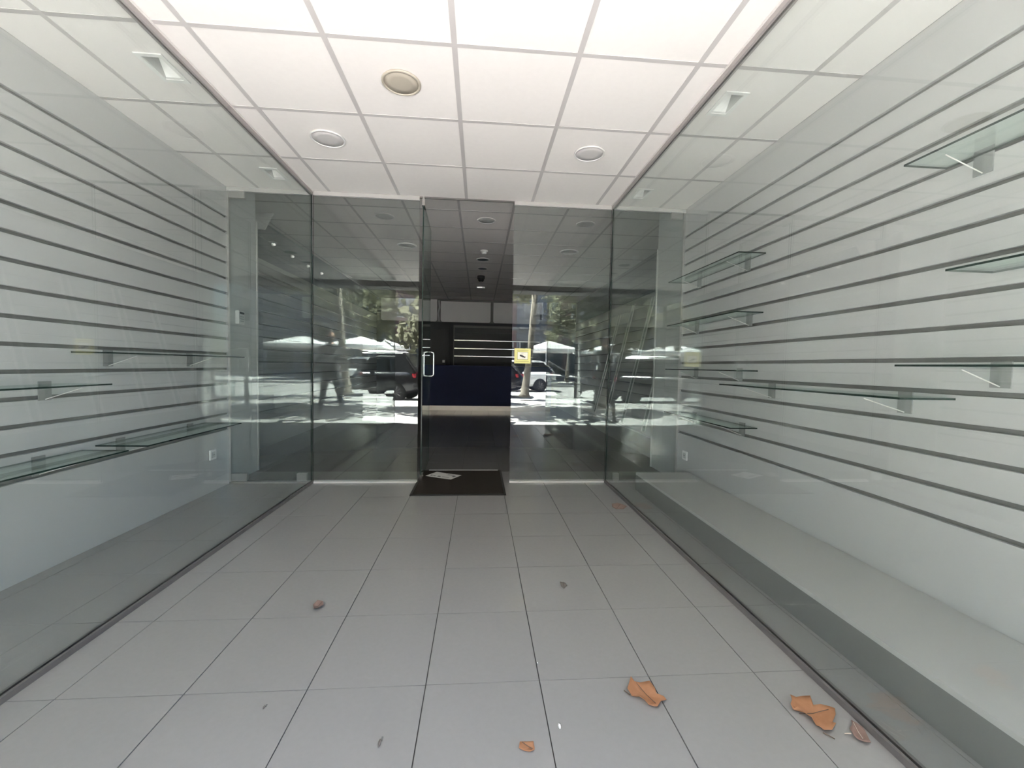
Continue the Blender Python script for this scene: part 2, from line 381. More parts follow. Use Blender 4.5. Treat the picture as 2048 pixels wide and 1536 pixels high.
part('door_leaf', MB().box(-1.36, -.86, YB-.018, YB-.001, 0, 2.03), 'black', t)

# slat rack on the far wall
t = thing('slat_rack', 'black slat rack with three bright steel rails on the far wall behind the counter', 'rack', (.3, YB-.03, 1.09))
part('frame', MB().box(-1.01, -.985, -.02, .0, 0, 1.06).box(-1.01, 1.3, -.02, .0, -.015, .0).box(-1.01, 1.3, -.02, 0, 1.0, 1.06), 'aludark', t)
for k, (a, b) in enumerate(((0, .23), (.255, .435), (.46, .65), (.675, .86), (.87, 1.0))): part('slat', MB().box(-.985, 1.3, -.015, .0, a, b), 'black', t)
for z in (.242, .447, .662): part('rail', MB().box(-.985, 1.3, -.024, -.004, z-.011, z+.011), 'chrome', t)

# counter
t = thing('counter', 'long navy shop counter with a shiny steel kick strip at the far shop end', 'counter', (0, 10.1, 0))
part('body', MB().box(-1.35, 1.75, 0, .7, .115, 1.05), 'navy', t)
part('worktop', bevel(MB().box(-1.37, 1.77, -.02, .72, 1.05, 1.085).mesh('worktop', 'navy'), .004, 1), None, t)
part('kick_strip', MB().box(-1.34, 1.74, .015, .69, 0, .115), 'kick', t)
t = thing('card_terminal', 'tiny dark payment terminal standing on the counter near the dark doorway', 'terminal', (-.88, 10.35, 1.085))
part('body', MB().box(-.04, .04, -.05, .05, 0, .03).box(-.035, .035, .0, .05, .03, .14), 'black', t)
part('screen', MB().box(-.028, .028, -.003, 0, .06, .125), 'frost', t)

# pale angled panel high on the left inside wall
t = thing('wall_board', 'pale trapezoid board under the ceiling on the inside left wall, above the small spotlights', 'board', (-2.719, 5.2, 2.64))
part('board', MB().rings([[(0, 0, 0), (.18, 0, 0), (.28, 0, .19), (0, 0, .19)], [(0, .02, 0), (.18, .02, 0), (.28, .02, .19), (0, .02, .19)]]), 'bright', t)

# ---- lights and ceiling fittings
def round_lamp(x, y, z, r, m, label, group=None):
    t = thing('ceiling_light', label, 'light', (x, y, z), 0, group)
    part('rim', MB().lathe([(r, 0), (r, -.006), (r-.004, -.009), (r-.012, -.009), (r-.014, -.004), (r-.014, 0)], (0, 0, 0), 40), 'rimwhite' if m != 'beigelamp' else 'beigelamp', t, smooth=True)
    part('diffuser', MB().lathe([(r-.0145, -.0005), (r-.0145, -.005), (r*.5, -.0065), (.001, -.007)], (0, 0, 0), 40), m, t, smooth=True)
    return t
round_lamp(-.441, 2.352, ZC-.001, .103, 'beigelamp', 'round yellowed ceiling light, the largest one, in the middle of the porch ceiling')
round_lamp(-1.04, 2.976, ZC-.001, .113, 'offlamp', 'round white ceiling light of the porch ceiling, beside the left glass wall')
round_lamp(.747, 2.969, ZC-.001, .108, 'offlamp', 'round white ceiling light of the porch ceiling, toward the right glass wall')
round_lamp(-1.147, 5.13, ZI-.001, .115, 'cavity', 'round grey ceiling light inside the shop, over the left glass pane, nearest row')
round_lamp(.054, 5.12, ZI-.001, .11, 'cavity', 'round grey ceiling light inside the shop, straight above the doorway')
round_lamp(1.254, 5.09, ZI-.001, .115, 'cavity', 'round grey ceiling light inside the shop, over the right glass pane')
round_lamp(.027, 6.99, ZI-.001, .107, 'bluegrey', 'dark round ceiling fitting inside the shop, just beyond the smoke detector')
round_lamp(.023, 7.635, ZI-.001, .092, 'bluegrey', 'dark round ceiling fitting inside the shop, just before the black dome camera')
def recessed(x, y, z, label):
    t = thing('recessed_spotlight', label, 'light', (x, y, z))
    part('rim', MB().lathe([(.14, 0), (.14, -.004), (.13, -.010), (.112, -.010), (.108, -.002), (.108, .0)], (0, 0, 0), 36), 'white', t, smooth=True)
    part('reflector', MB().lathe([(.093, .0), (.07, .07), (.03, .10)], (0, 0, 0), 28, caps=False), 'aludark', t, smooth=True)
    part('bulb', MB().lathe([(.001, -.004), (.02, .0), (.03, .025), (.02, .06), (.012, .09)], (0, 0, 0), 16), 'white', t, smooth=True)
recessed(-1.088, 6.34, ZI, 'recessed round spotlight with visible bulb, seen through the left glass pane')
recessed(1.32, 6.33, ZI, 'recessed round spotlight with visible bulb, seen through the right glass pane')
for (x, y, hw), lb in zip(VENTS, ('rectangular recessed lamp in the left display case ceiling, nearer the street', 'rectangular recessed lamp in the left display case ceiling, at the back glass',
                                  'rectangular recessed lamp in the right display case ceiling, nearer the street', 'rectangular recessed lamp in the right display case ceiling, at the back glass')):
    t = thing('recessed_lamp', lb, 'light', (x, y, ZC), 0)
    a, b = .066, .108; f, g = .046, .086
    part('frame', MB().box(-a, -f, -b, b, -.006, -.0005).box(f, a, -b, b, -.006, -.0005).box(-f, f, -b, -g, -.006, -.0005).box(-f, f, g, b, -.006, -.0005), 'white', t)
    m = MB()
    m.box(-f-.002, -f+.002, -g, g, -.0005, .08).box(f-.002, f+.002, -g, g, -.0005, .08).box(-f, f, -g-.002, -g+.002, -.0005, .08).box(-f, f, g-.002, g+.002, -.0005, .08).box(-f, f, -g, g, .08, .084)
    part('housing', m, 'cavity', t)
    part('reflector', MB().quadbox([(-f+.003, g-.06, .075), (f-.003, g-.06, .075), (f-.003, g-.004, .006), (-f+.003, g-.004, .006), (-f+.003, g-.057, .078), (f-.003, g-.057, .078), (f-.003, g-.001, .009), (-f+.003, g-.001, .009)]), 'white', t)
t = thing('smoke_detector', 'white smoke detector on the shop ceiling beyond the doorway', 'detector', (.04, 6.45, ZI))
part('base', MB().lathe([(.055, 0), (.055, -.018), (.05, -.024)], (0, 0, 0), 24), 'white', t, smooth=True)
part('sensor', MB().lathe([(.036, -.022), (.036, -.045), (.028, -.056), (.012, -.058)], (0, 0, 0), 20), 'white', t, smooth=True)
t = thing('dome_camera', 'black dome security camera hanging from the shop ceiling', 'camera', (0, 8.28, ZI))
part('mount', MB().lathe([(.075, 0), (.075, -.05), (.068, -.06)], (0, 0, 0), 24), 'black', t, smooth=True)
part('dome', MB().lathe([(.062, -.058), (.058, -.085), (.04, -.105), (.012, -.115)], (0, 0, 0), 20), 'carglass', t, smooth=True)
part('lens', MB().lathe([(.014, -.095), (.016, -.12), (.008, -.122)], (0, -.02, 0), 12), 'frost', t, smooth=True)
t = thing('emergency_light', 'slim white emergency light on the far shop ceiling', 'light', (0, 9.43, ZI))
part('housing', MB().box(-.09, .09, -.03, .03, -.03, 0), 'white', t)
part('diffuser', MB().box(-.075, .03, -.032, -.028, -.026, -.006), 'led', t)
for k, (y, z, lb) in enumerate(((5.716, 2.604, 'first and nearest'), (6.265, 2.59, 'second'), (6.82, 2.586, 'third'), (7.375, 2.59, 'fourth and farthest'))):
    t = thing('wall_spotlight', 'tiny bright spotlight on the inside left wall, %s of the row of four' % lb, 'light', (-2.69, y, z), 0, 'wall spotlights inside on the left')
    part('base', MB().lathe([(.022, -.005), (.022, .012)], (0, 0, 0), 12, ax='x'), 'alu', t)
    part('bulb', MB().lathe([(.014, .012), (.018, .022), (.01, .034)], (0, 0, 0), 12, ax='x'), 'lit', t, smooth=True)

# ---- mat, leaflet, sticker, sockets, keypad
t = thing('doormat', 'dark brown entrance mat lying across the open doorway', 'mat', (0, 0, 0))
part('pile', MB().box(-.545, .222, 3.515, 4.305, .001, .011), 'matpile', t)
part('border', MB().box(-.565, -.545, 3.497, 4.32, .001, .009).box(.222, .24, 3.497, 4.32, .001, .009).box(-.545, .222, 3.497, 3.515, .001, .009), 'rubber', t)
part('metal_strip', MB().box(-.50, .205, 4.307, 4.327, .001, .012), 'bright', t)
t = thing('leaflet', 'pale printed leaflet lying on the dark doormat', 'leaflet', (-.334, 4.085, .0125), math.radians(-31.5))
pm = MB()
n_ = 6
for i in range(n_):
    a, b = -.15+.30*i/n_, -.15+.30*(i+1)/n_; za, zb = .006*(i/n_)**2, .006*((i+1)/n_)**2
    pm.quadbox([(a, -.09, za), (b, -.09, zb), (b, .09, zb), (a, .09, za), (a, -.09, za+.0006), (b, -.09, zb+.0006), (b, .09, zb+.0006), (a, .09, za+.0006)])
part('sheet', pm, 'paper', t)
for (a, b, c, d) in ((-.125, -.10, -.06, -.03), (-.09, -.06, -.055, -.04), (-.035, -.005, -.06, -.03), (.02, .10, -.055, -.045), (.10, .128, -.01, .03), (.02, .12, .02, .026), (.02, .10, .04, .046), (-.02, .08, .06, .065)):
    zt = .0075*((b+.15)/.30)**2+.0012
    part('print_mark', MB().box(a, b, c, d, zt, zt+.0003), 'ink', t)
t = thing('warning_sticker', 'square yellow video surveillance sticker on the right glass pane beside the doorway', 'sign', (.32, D-.0062, 1.121))
part('sheet', MB().box(0, .152, -.0006, .0005, 0, .139), 'yellow', t)
Y0, Y1 = -.0012, -.0006
part('inset', MB().box(.030, .124, Y0, Y1, .038, .104), 'cream', t)
def frame(x0, x1, z0, z1, w_, y0, y1): return MB().box(x0, x1, y0, y1, z0, z0+w_).box(x0, x1, y0, y1, z1-w_, z1).box(x0, x0+w_, y0, y1, z0+w_, z1-w_).box(x1-w_, x1, y0, y1, z0+w_, z1-w_)
part('border_line', frame(.026, .128, .034, .108, .0035, Y0-.0003, Y1), 'stline', t)
part('print_mark', MB().box(.022, .13, Y0, Y1, .119, .1225), 'stline', t)
part('print_mark', MB().box(.014, .136, Y0, Y1, .018, .0215), 'stline', t)
def pris(pts, y0, y1): return MB().rings([[(a, y0, b) for a, b in pts], [(a, y1, b) for a, b in pts]])
part('camera_symbol', pris([(.050, .079), (.056, .082), (.086, .071), (.094, .063), (.098, .066), (.103, .064), (.102, .054), (.096, .051), (.092, .055), (.080, .055), (.050, .068)], Y0-.0008, Y0), 'black', t)
part('camera_bracket', MB().box(.069, .072, Y0-.0006, Y0, .078, .092).box(.057, .087, Y0-.0006, Y0, .091, .0935), 'cavity', t)
def socket(x, y, z, sg, label):
    t = thing('wall_socket', label, 'socket', (x, y, z))
    part('plate', bevel(MB().box(*sorted((0, sg*.012)), -.042, .042, -.042, .042).mesh('plate', 'white'), .004, 2), None, t)
    part('insert', MB().box(*sorted((sg*.012, sg*.0135)), -.024, .024, -.024, .024), 'frost', t)
    part('hole', MB().lathe([(.004, sg*.013), (.004, sg*.0142)], (0, -.009, 0), 8, ax='x').lathe([(.004, sg*.013), (.004, sg*.0142)], (0, .009, 0), 8, ax='x'), 'black', t)
socket(WL, 3.645, .31, 1, 'white square wall socket low on the left slatted wall')
socket(WR, 3.72, .297, -1, 'white square wall socket low on the right slatted wall, above the plinth')
t = thing('keypad', 'cream alarm keypad on the pale wall behind the left back glass', 'keypad', (-2.205, 4.03, 1.43))
part('body', bevel(MB().box(0, .035, -.045, .045, 0, .12).mesh('body', 'white'), .004, 2), None, t)
part('display', MB().box(.03, .0365, -.035, .035, .09, .108), 'black', t)
for r_ in range(3): part('key_row', MB().box(.03, .0362, -.03, .03, .02+.02*r_, .032+.02*r_), 'frost', t)

# ---- plinth
t = thing('display_plinth', 'low pale display plinth along the right slatted wall behind the glass', 'plinth', (0, 0, 0))
part('top', MB().box(1.421, WR-.004, .23, 3.65, .138, .157), 'plinth', t)
part('front', MB().box(1.421, 1.438, .23, 3.65, 0, .138), 'plinthfront', t)
part('end', MB().box(1.438, WR-.004, 3.63, 3.65, 0, .138), 'plinth', t)
part('end', MB().box(1.438, WR-.004, .23, .25, 0, .138), 'plinth', t)

# ---- glass shelves on slatwall brackets
def shelf(x, sg, y0, y1, z, dep, brs, label):
    t = thing('glass_shelf', label, 'shelf', (x, (y0+y1)/2, z), 0, 'glass shelves on the slatted walls')
    h = (y1-y0)/2
    a, b = sorted((sg*.006, sg*dep))
    part('glass_board', MB().box(a, b, -h, h, 0, .008, 0, (0, 0, 1, 1, 1, 1)), ['shelfglass', 'edge'], t)
    for by in brs:
        y = by-(y0+y1)/2
        m = MB().box(*sorted((sg*.001, sg*.006)), y-.032, y+.032, -.075, .022)
        part('bracket_plate', m, 'bracketgrey', t)
        tri = [(sg*.006, -.002), (sg*(dep*.82), -.002), (sg*(dep*.82), -.010), (sg*.006, -.070)]
        g = MB().rings([[(p, y-.0025, q) for p, q in tri], [(p, y+.0025, q) for p, q in tri]])
        part('bracket_arm', g, 'acrylic', t)
        part('bracket_edge', MB().tube([(sg*.006, y, -.070), (sg*dep*.82, y, -.010)], .0022, 6), 'whitealu', t)
R_ = [(2.72, 3.77, 1.884, .20, (2.915, 3.583), 'top glass shelf of the far column on the right wall'),
      (2.72, 3.77, 1.487, .20, (2.87, 3.595), 'second glass shelf from the top of the far column on the right wall'),
      (2.75, 3.77, 1.089, .20, (2.955, 3.58), 'eye-level glass shelf of the far column on the right wall'),
      (2.73, 3.77, .694, .20, (2.90, 3.58), 'lowest glass shelf of the far column on the right wall'),
      (1.54, 2.80, .992, .25, (1.742, 2.606), 'single glass shelf in the middle of the right wall, at waist height'),
      (.40, 1.625, 1.94, .20, (.62, 1.50), 'highest glass shelf of the near column on the right wall, out to the frame edge'),
      (.40, 1.445, 1.477, .20, (.62, 1.22), 'middle glass shelf of the near column on the right wall, out to the frame edge'),
      (.40, 1.615, 1.124, .20, (.62, 1.40), 'lowest glass shelf of the near column on the right wall, out to the frame edge')]
for a in R_: shelf(WR, -1, *a)
L_ = [(2.45, 3.77, 1.122, .20, (2.68, 3.384), 'upper glass shelf of the far column on the left wall'),
      (2.58, 3.55, .585, .29, (2.755, 3.38), 'lower glass shelf of the far column on the left wall'),
      (1.15, 2.44, .951, .22, (1.38, 2.31), 'upper glass shelf of the near column on the left wall, out to the frame edge'),
      (1.15, 2.50, .575, .25, (1.38, 2.27), 'lower glass shelf of the near column on the left wall, out to the frame edge')]
for a in L_: shelf(WL, 1, *a)

# ---- inside plinth and the narrow glass strips leaning on the inside right wall
t = thing('wall_ledge', 'low pale ledge along the inside right wall, carrying the leaning glass strips', 'ledge', (0, 0, 0))
part('top', MB().box(2.10, 2.59, 4.54, YB-.05, .24, .26), 'plinth', t)
part('front', MB().box(2.10, 2.12, 4.54, YB-.05, 0, .24), 'plinthfront', t)
for k, (y, z, wd, lb) in enumerate(((5.28, 2.0, .055, 'nearest'), (6.1, 1.9, .055, 'second'), (6.9, 1.9, .06, 'third'), (7.6, 1.8, .06, 'farthest'))):
    t = thing('leaning_strip', 'steel-edged glass strip leaning on the inside right wall, %s of four' % lb, 'glass strip', (2.13, y, .262), 0, 'glass strips leaning inside on the right')
    a = math.atan2(.43, z); L = math.hypot(.43, z)
    t.rotation_euler = (0, a, 0)
    part('pane', MB().box(-.003, .003, -wd, wd, .012, L, 0, (1, 1, 1, 0, 1, 0)), ['shelfglass', 'edge'], t)
    for s in (-1, 1): part('edge_profile', MB().box(-.006, .006, s*wd-.007, s*wd+.007, .006, L), 'bright', t)
    part('foot_profile', MB().box(-.007, .007, -wd, wd, .004, .02), 'alu', t)

# ---- litter on the floor: dry leaves
def pxray(x, y):
    v = rr*((x-1024)/F)+dn*((y-768)/F)+fw; return v
def floorpt(x, y):
    v = pxray(x, y); s = -cam_h/v.z; return Vector((v.x*s, v.y*s, 0))
def dry_leaf(px_, m, label, curl, stem=None, seed=1, stemmat='stem'):
    r_ = random.Random(seed); P = [floorpt(*p) for p in px_]
    c = sum(P, Vector())/len(P); t = thing('dry_leaf', label, 'leaf', (c.x, c.y, 0), 0, 'dry leaves on the floor')
    n = len(P); rings = [0.35, .7, 1.0]; v = [(0, 0, .004)]; f = []
    for q, k in enumerate(rings):
        for i, p in enumerate(P):
            d = p-c; h = .002+curl*(k**2)*(.35+.65*abs(math.sin(i*1.9+seed)))+(0.002 if q < 2 and i % 2 else 0)
            v.append((d.x*k, d.y*k, h))
    for i in range(n):
        j = (i+1) % n; f.append((0, 1+i, 1+j))
        for q in range(2): f.append((1+q*n+i, 1+(q+1)*n+i, 1+(q+1)*n+j, 1+q*n+j))
    me = bpy.data.meshes.new('blade'); me.from_pydata(v, [], f); me.materials.append(M_[m])
    bm = bmesh.new(); bm.from_mesh(me); bmesh.ops.recalc_face_normals(bm, faces=bm.faces); r2 = bmesh.ops.solidify(bm, geom=bm.faces[:], thickness=.0009); bm.to_mesh(me); bm.free()
    zmin = min(q.co.z for q in me.vertices)
    for q in me.vertices: q.co.z += .0006-zmin
    for p in me.polygons: p.use_smooth = True
    link('blade', me, t)
    # midrib
    i0 = max(range(n), key=lambda i: (P[i]-c).length); d = P[i0]-c
    part('midrib', MB().tube([(-d.x*.6, -d.y*.6, .006+curl*.25), (0, 0, .006), (d.x*.7, d.y*.7, .006+curl*.35)], .0009, 6), stemmat, t)
    if stem:
        a, b = [floorpt(*s)-c for s in stem]
        part('stem', MB().tube([(a.x, a.y, .003), ((a.x+b.x)/2, (a.y+b.y)/2, .005), (b.x, b.y, .006)], .0014, 6), stemmat, t)
def crop(ox, oy, s, pts): return [(ox+s*x, oy+s*y) for x, y in pts]
k3 = .17578
A = crop(1000, 1300, k3, [(1490, 345), (1530, 395), (1590, 402), (1700, 400), (1760, 450), (1780, 540), (1860, 565), (1895, 600), (1830, 632), (1790, 670), (1750, 688), (1690, 668), (1640, 592), (1560, 565), (1500, 552), (1448, 480), (1466, 420)])
dry_leaf(A, 'leaf', 'large curled orange-brown leaf across the tile joint in the right foreground', .016, crop(1000, 1300, k3, [(1412, 470), (1480, 530)]), 2)
B = crop(1500, 1300, k3, [(455, 570), (520, 582), (600, 570), (680, 582), (720, 650), (800, 680), (900, 690), (965, 710), (970, 800), (935, 850), (975, 900), (930, 965), (840, 955), (790, 940), (750, 890), (700, 830), (650, 790), (600, 740), (540, 712), (490, 712), (458, 670), (475, 620)])
dry_leaf(B, 'leaf', 'largest orange-brown leaf, beside the right glass base', .020, crop(1500, 1300, k3, [(830, 950), (965, 1035)]), 5)
Cc = crop(1500, 1300, k3, [(1150, 815), (1200, 860), (1280, 900), (1310, 950), (1340, 1020), (1378, 1072), (1300, 1080), (1220, 1040), (1180, 1000), (1140, 940), (1135, 900), (1160, 880)])
dry_leaf(Cc, 'leafdull', 'dull greyish leaf with a pale stem against the right glass base', .010, crop(1500, 1300, k3, [(1075, 962), (1150, 972)]), 3, 'palestem')
Dd = crop(1000, 1300, k3, [(225, 1060), (300, 1055), (380, 1060), (395, 1130), (390, 1155), (340, 1175), (280, 1160), (215, 1135)])
dry_leaf(Dd, 'leaf', 'small orange leaf scrap at the bottom edge of the tiled floor', .005, None, 4)
Ee = crop(500, 1000, .25, [(505, 855), (540, 836), (585, 830), (587, 865), (555, 884), (510, 886)])
dry_leaf(Ee, 'leafdull', 'small crumpled pinkish leaf on the tiles left of the middle', .022, None, 6)
Ff = crop(1000, 1000, .25, [(480, 658), (520, 665), (538, 690), (510, 712), (488, 692)])
dry_leaf(Ff, 'leafgrey', 'small grey-brown leaf lying flat on the tiles right of the middle', .003, None, 7)
Gg = crop(1000, 1000, .25, [(895, 38), (940, 28), (985, 42), (1015, 58), (988, 76), (930, 80), (898, 62)])
dry_leaf(Gg, 'leafdull', 'pale brown leaf with dark tips near the right glass, toward the back', .008, None, 8)
def crumb(px_, m, r, label):
    p = floorpt(*px_); t = thing('crumb', label, 'crumb', (p.x, p.y, 0), 0, 'crumbs on the floor')
    me = bmesh.new(); bmesh.ops.create_icosphere(me, subdivisions=2, radius=1)
    for v in me.verts: v.co = Vector((v.co.x*r[0], v.co.y*r[1], v.co.z*r[2]+r[2]))*(1+.12*math.sin(v.co.x*7+v.co.y*5))
    mm = bpy.data.meshes.new('body'); me.to_mesh(mm); me.free(); mm.materials.append(M_[m]); link('body', mm, t)
    part('fleck', MB().box(r[0]*.3, r[0]*1.5, r[1]*.6, r[1]*1.6, 0, .002), 'ink', t)
crumb((1119, 1455), 'white', (.004, .009, .004), 'tiny white crumb on the tiles between the leaf scrap and the large leaf')
crumb((528, 1416), 'leafgrey', (.003, .008, .003), 'tiny dark seed on the tiles in the left foreground')
crumb((759, 1488), 'leafgrey', (.004, .014, .003), 'tiny dark seed at the bottom edge of the floor, left of middle')
crumb((1075, 1327), 'white', (.0025, .003, .0025), 'tiny white speck beside a long tile joint, above the large crumb')

# ------------------------------------------------------------------ the street behind the camera, seen reflected in the glass
pav = struct('sidewalk', MB().box(-30, 30, -4.9, -.05, -.30, -.055), 'joint')
slab = bevel(MB().box(.003, .597, .003, .597, -.035, 0).mesh('paving_slab', 'paving'), .003, 1)
far_ = MB(); ns = 0
for i in range(-40, 40):
    for j in range(8):
        x, y = i*.6, -.655-j*.6
        if y < -4.9: continue
        if -6 < x < 6 and ns < 160: link('paving_slab', slab, pav, (x, y, -.02)); ns += 1
        else: far_.box(x+.003, x+.597, y+.003, y+.597, -.055, -.02)
o = part('paving_field', far_, 'paving', pav); o['kind'] = 'stuff'
struct('kerb', MB().box(-30, 30, -5.15, -4.9, -.30, -.025), 'kerb')
struct('road', MB().box(-40, 40, -17.5, -5.15, -.40, -.15), 'asphalt')
struct('kerb', MB().box(-40, 40, -17.8, -17.5, -.4, -.03), 'kerb')
struct('sidewalk', MB().box(-40, 40, -27, -17.8, -.4, -.03), 'farpaving')

# buildings opposite
def building(name, label, x0, x1, y, H, wallm, bays, balcony, seed):
    r_ = random.Random(seed); t = thing(name, label, 'building', ((x0+x1)/2, y, -.03)); hw = (x1-x0)/2
    part('wall', MB().box(-hw+.01, hw-.01, -9, 0, 0, H), wallm, t)
    for z in (4.25, 7.3): part('floor_band', MB().box(-hw, hw, 0, .16, z-.20, z+.05), 'palewall', t)
    bw = 2*hw/bays
    for b in range(bays):
        cx = -hw+bw*(b+.5)
        p = part('shop_window', MB().box(cx-bw*.38, cx+bw*.38, .0, .05, .5 if b % 2 else .02, 3.1), 'wpane', t)
        q = part('frame', MB().box(cx-bw*.38-.07, cx-bw*.38, 0, .10, 0, 3.17).box(cx+bw*.38, cx+bw*.38+.07, 0, .10, 0, 3.17).box(cx-bw*.38, cx+bw*.38, 0, .10, 3.1, 3.17), 'wframe' if b % 3 == 0 else 'bluegrey', p)
        for fl in range(3):
            z = 4.95+fl*3.0
            if z > H-1: continue
            ww = .72
            p = part('window', MB().box(cx-ww, cx+ww, .0, .03, z, z+1.4), 'wpane', t)
            m = MB().box(cx-ww-.06, cx-ww+.02, 0, .10, z-.06, z+1.46).box(cx+ww-.02, cx+ww+.06, 0, .10, z-.06, z+1.46).box(cx-ww, cx+ww, 0, .10, z-.06, z+.02).box(cx-ww, cx+ww, 0, .10, z+1.38, z+1.46).box(cx-.03, cx+.03, 0, .08, z, z+1.4)
            part('window_frame', m, 'wframe', p)
            if r_.random() < .65:
                hgt = r_.choice((.35, .55, .9)); part('blind', MB().box(cx-ww+.03, cx+ww-.03, .03, .06, z+1.4-hgt, z+1.38), 'blind', p)
            if balcony and (b+fl) % 2 == 0:
                q = part('balcony', MB().box(cx-bw*.45, cx+bw*.45, 0, 1.1, z-.85, z-.70), 'palewall', t)
                m = MB().box(cx-bw*.45, cx+bw*.45, 1.05, 1.09, z+.12, z+.17)
                for k in range(15): xx = cx-bw*.44+bw*.88*k/14; m.box(xx-.012, xx+.012, 1.055, 1.08, z-.70, z+.12)
                part('railing', m, 'bluegrey', q)
    part('parapet', MB().box(-hw+.01, hw-.01, -.3, .2, H, H+.7), 'palewall', t)
    return t
building('apartment_building', 'terracotta apartment building opposite, reflected in the panes beside the doorway', -7.2, 3.0, -27, 14, 'terracotta', 4, False, 3)
building('apartment_building', 'blue-grey apartment building with balconies opposite, reflected right of the doorway', 3.0, 17, -27, 15, 'greywall', 5, True, 5)
building('apartment_building', 'pale grey apartment building opposite, reflected left of the terracotta one', -21, -7.2, -27, 15, 'palewall', 5, False, 9)

# trees
def tree(x, y, label, lean, seed, h=5.2, base=3.1, R=2.2, n=3000):
    r_ = random.Random(seed); t = thing('plane_tree', label, 'tree', (x, y, -.03), 0, 'plane trees along the pavement')
    top = Vector((lean, lean*.3, base+.3)); m = MB()
    m.tube([(0, 0, 0), (0, 0, .12), (lean*.15, 0, .6), (lean*.5, 0, 1.7), tuple(top)], [.24, .17, .13, .115, .10], 12)
    part('trunk', m, 'bark', t, smooth=True)
    ends = []
    for k in range(6):
        a = k*PI/3+r_.uniform(-.4, .4); L = r_.uniform(1.3, R)
        e = top+Vector((math.cos(a)*L, math.sin(a)*L, r_.uniform(.6, 2.4))); mid = top.lerp(e, .5)+Vector((0, 0, .2)); ends += [e, mid]
        part('branch', MB().tube([tuple(top-Vector((0, 0, .3))), tuple(mid), tuple(e)], [.07, .045, .02], 7), 'bark', t, smooth=True)
    cl = []
    for k in range(34):
        d = Vector((r_.gauss(0, 1), r_.gauss(0, 1), r_.gauss(0, .8))); d.normalize(); d *= r_.uniform(.35, 1)
        cl.append((Vector((lean+d.x*R, d.y*R, base+1.9+d.z*1.9)), r_.uniform(.35, .75)))
    # drooping sprays below the crown
    for k in range(9):
        a = r_.uniform(0, 2*PI); cl.append((Vector((lean+math.cos(a)*R*.8, math.sin(a)*R*.8, base-r_.uniform(0, .7))), r_.uniform(.25, .45)))
    v = []; f = []
    for k in range(n):
        c, s = r_.choice(cl); p = c+Vector((r_.gauss(0, s*.6), r_.gauss(0, s*.6), r_.gauss(0, s*.5)))
        nrm = Vector((r_.gauss(0, 1), r_.gauss(0, 1), r_.gauss(0, 1)+.6)).normalized(); u = nrm.orthogonal().normalized(); q = nrm.cross(u)
        a = r_.uniform(0, 2*PI); u, q = u*math.cos(a)+q*math.sin(a), q*math.cos(a)-u*math.sin(a)
        sz = r_.uniform(.09, .16); b = len(v)
        for ca, cb in ((-1, 0), (-.35, -.62), (.3, -.8), (.55, -.3), (1.1, 0), (.55, .3), (.3, .8), (-.35, .62)): v.append(tuple(p+u*ca*sz+q*cb*sz+nrm*(.02*abs(cb))))
        f.append(tuple(range(b, b+8)))
    me = bpy.data.meshes.new('foliage'); me.from_pydata(v, [], f); me.materials.append(M_['foliage'])
    o = link('foliage', me, t); o['kind'] = 'stuff'
    return t
tree(1.65, -7.4, 'plane tree with a leaning pale trunk, reflected just right of the doorway', .35, 11, base=4.3, R=1.9)
tree(-.9, -3.4, 'plane tree on the pavement straight opposite the shop doorway', -.15, 12, base=2.55, n=4600)
tree(-7.3, -3.6, 'plane tree farthest down the street on the reflected left side', .2, 13, R=2.4, n=3800)
tree(8.4, -3.8, 'plane tree farthest along the street on the reflected right side', -.3, 14)
tree(-1.2, -23.0, 'plane tree on the terrace across the road, in front of the terracotta building', .2, 15, base=3.6)
tree(6.5, -23.2, 'plane tree on the terrace across the road, in front of the blue-grey building', .2, 16, base=3.6)
tree(-8.4, -24.2, 'plane tree on the terrace across the road, in front of the pale grey building', -.2, 17, base=3.6)

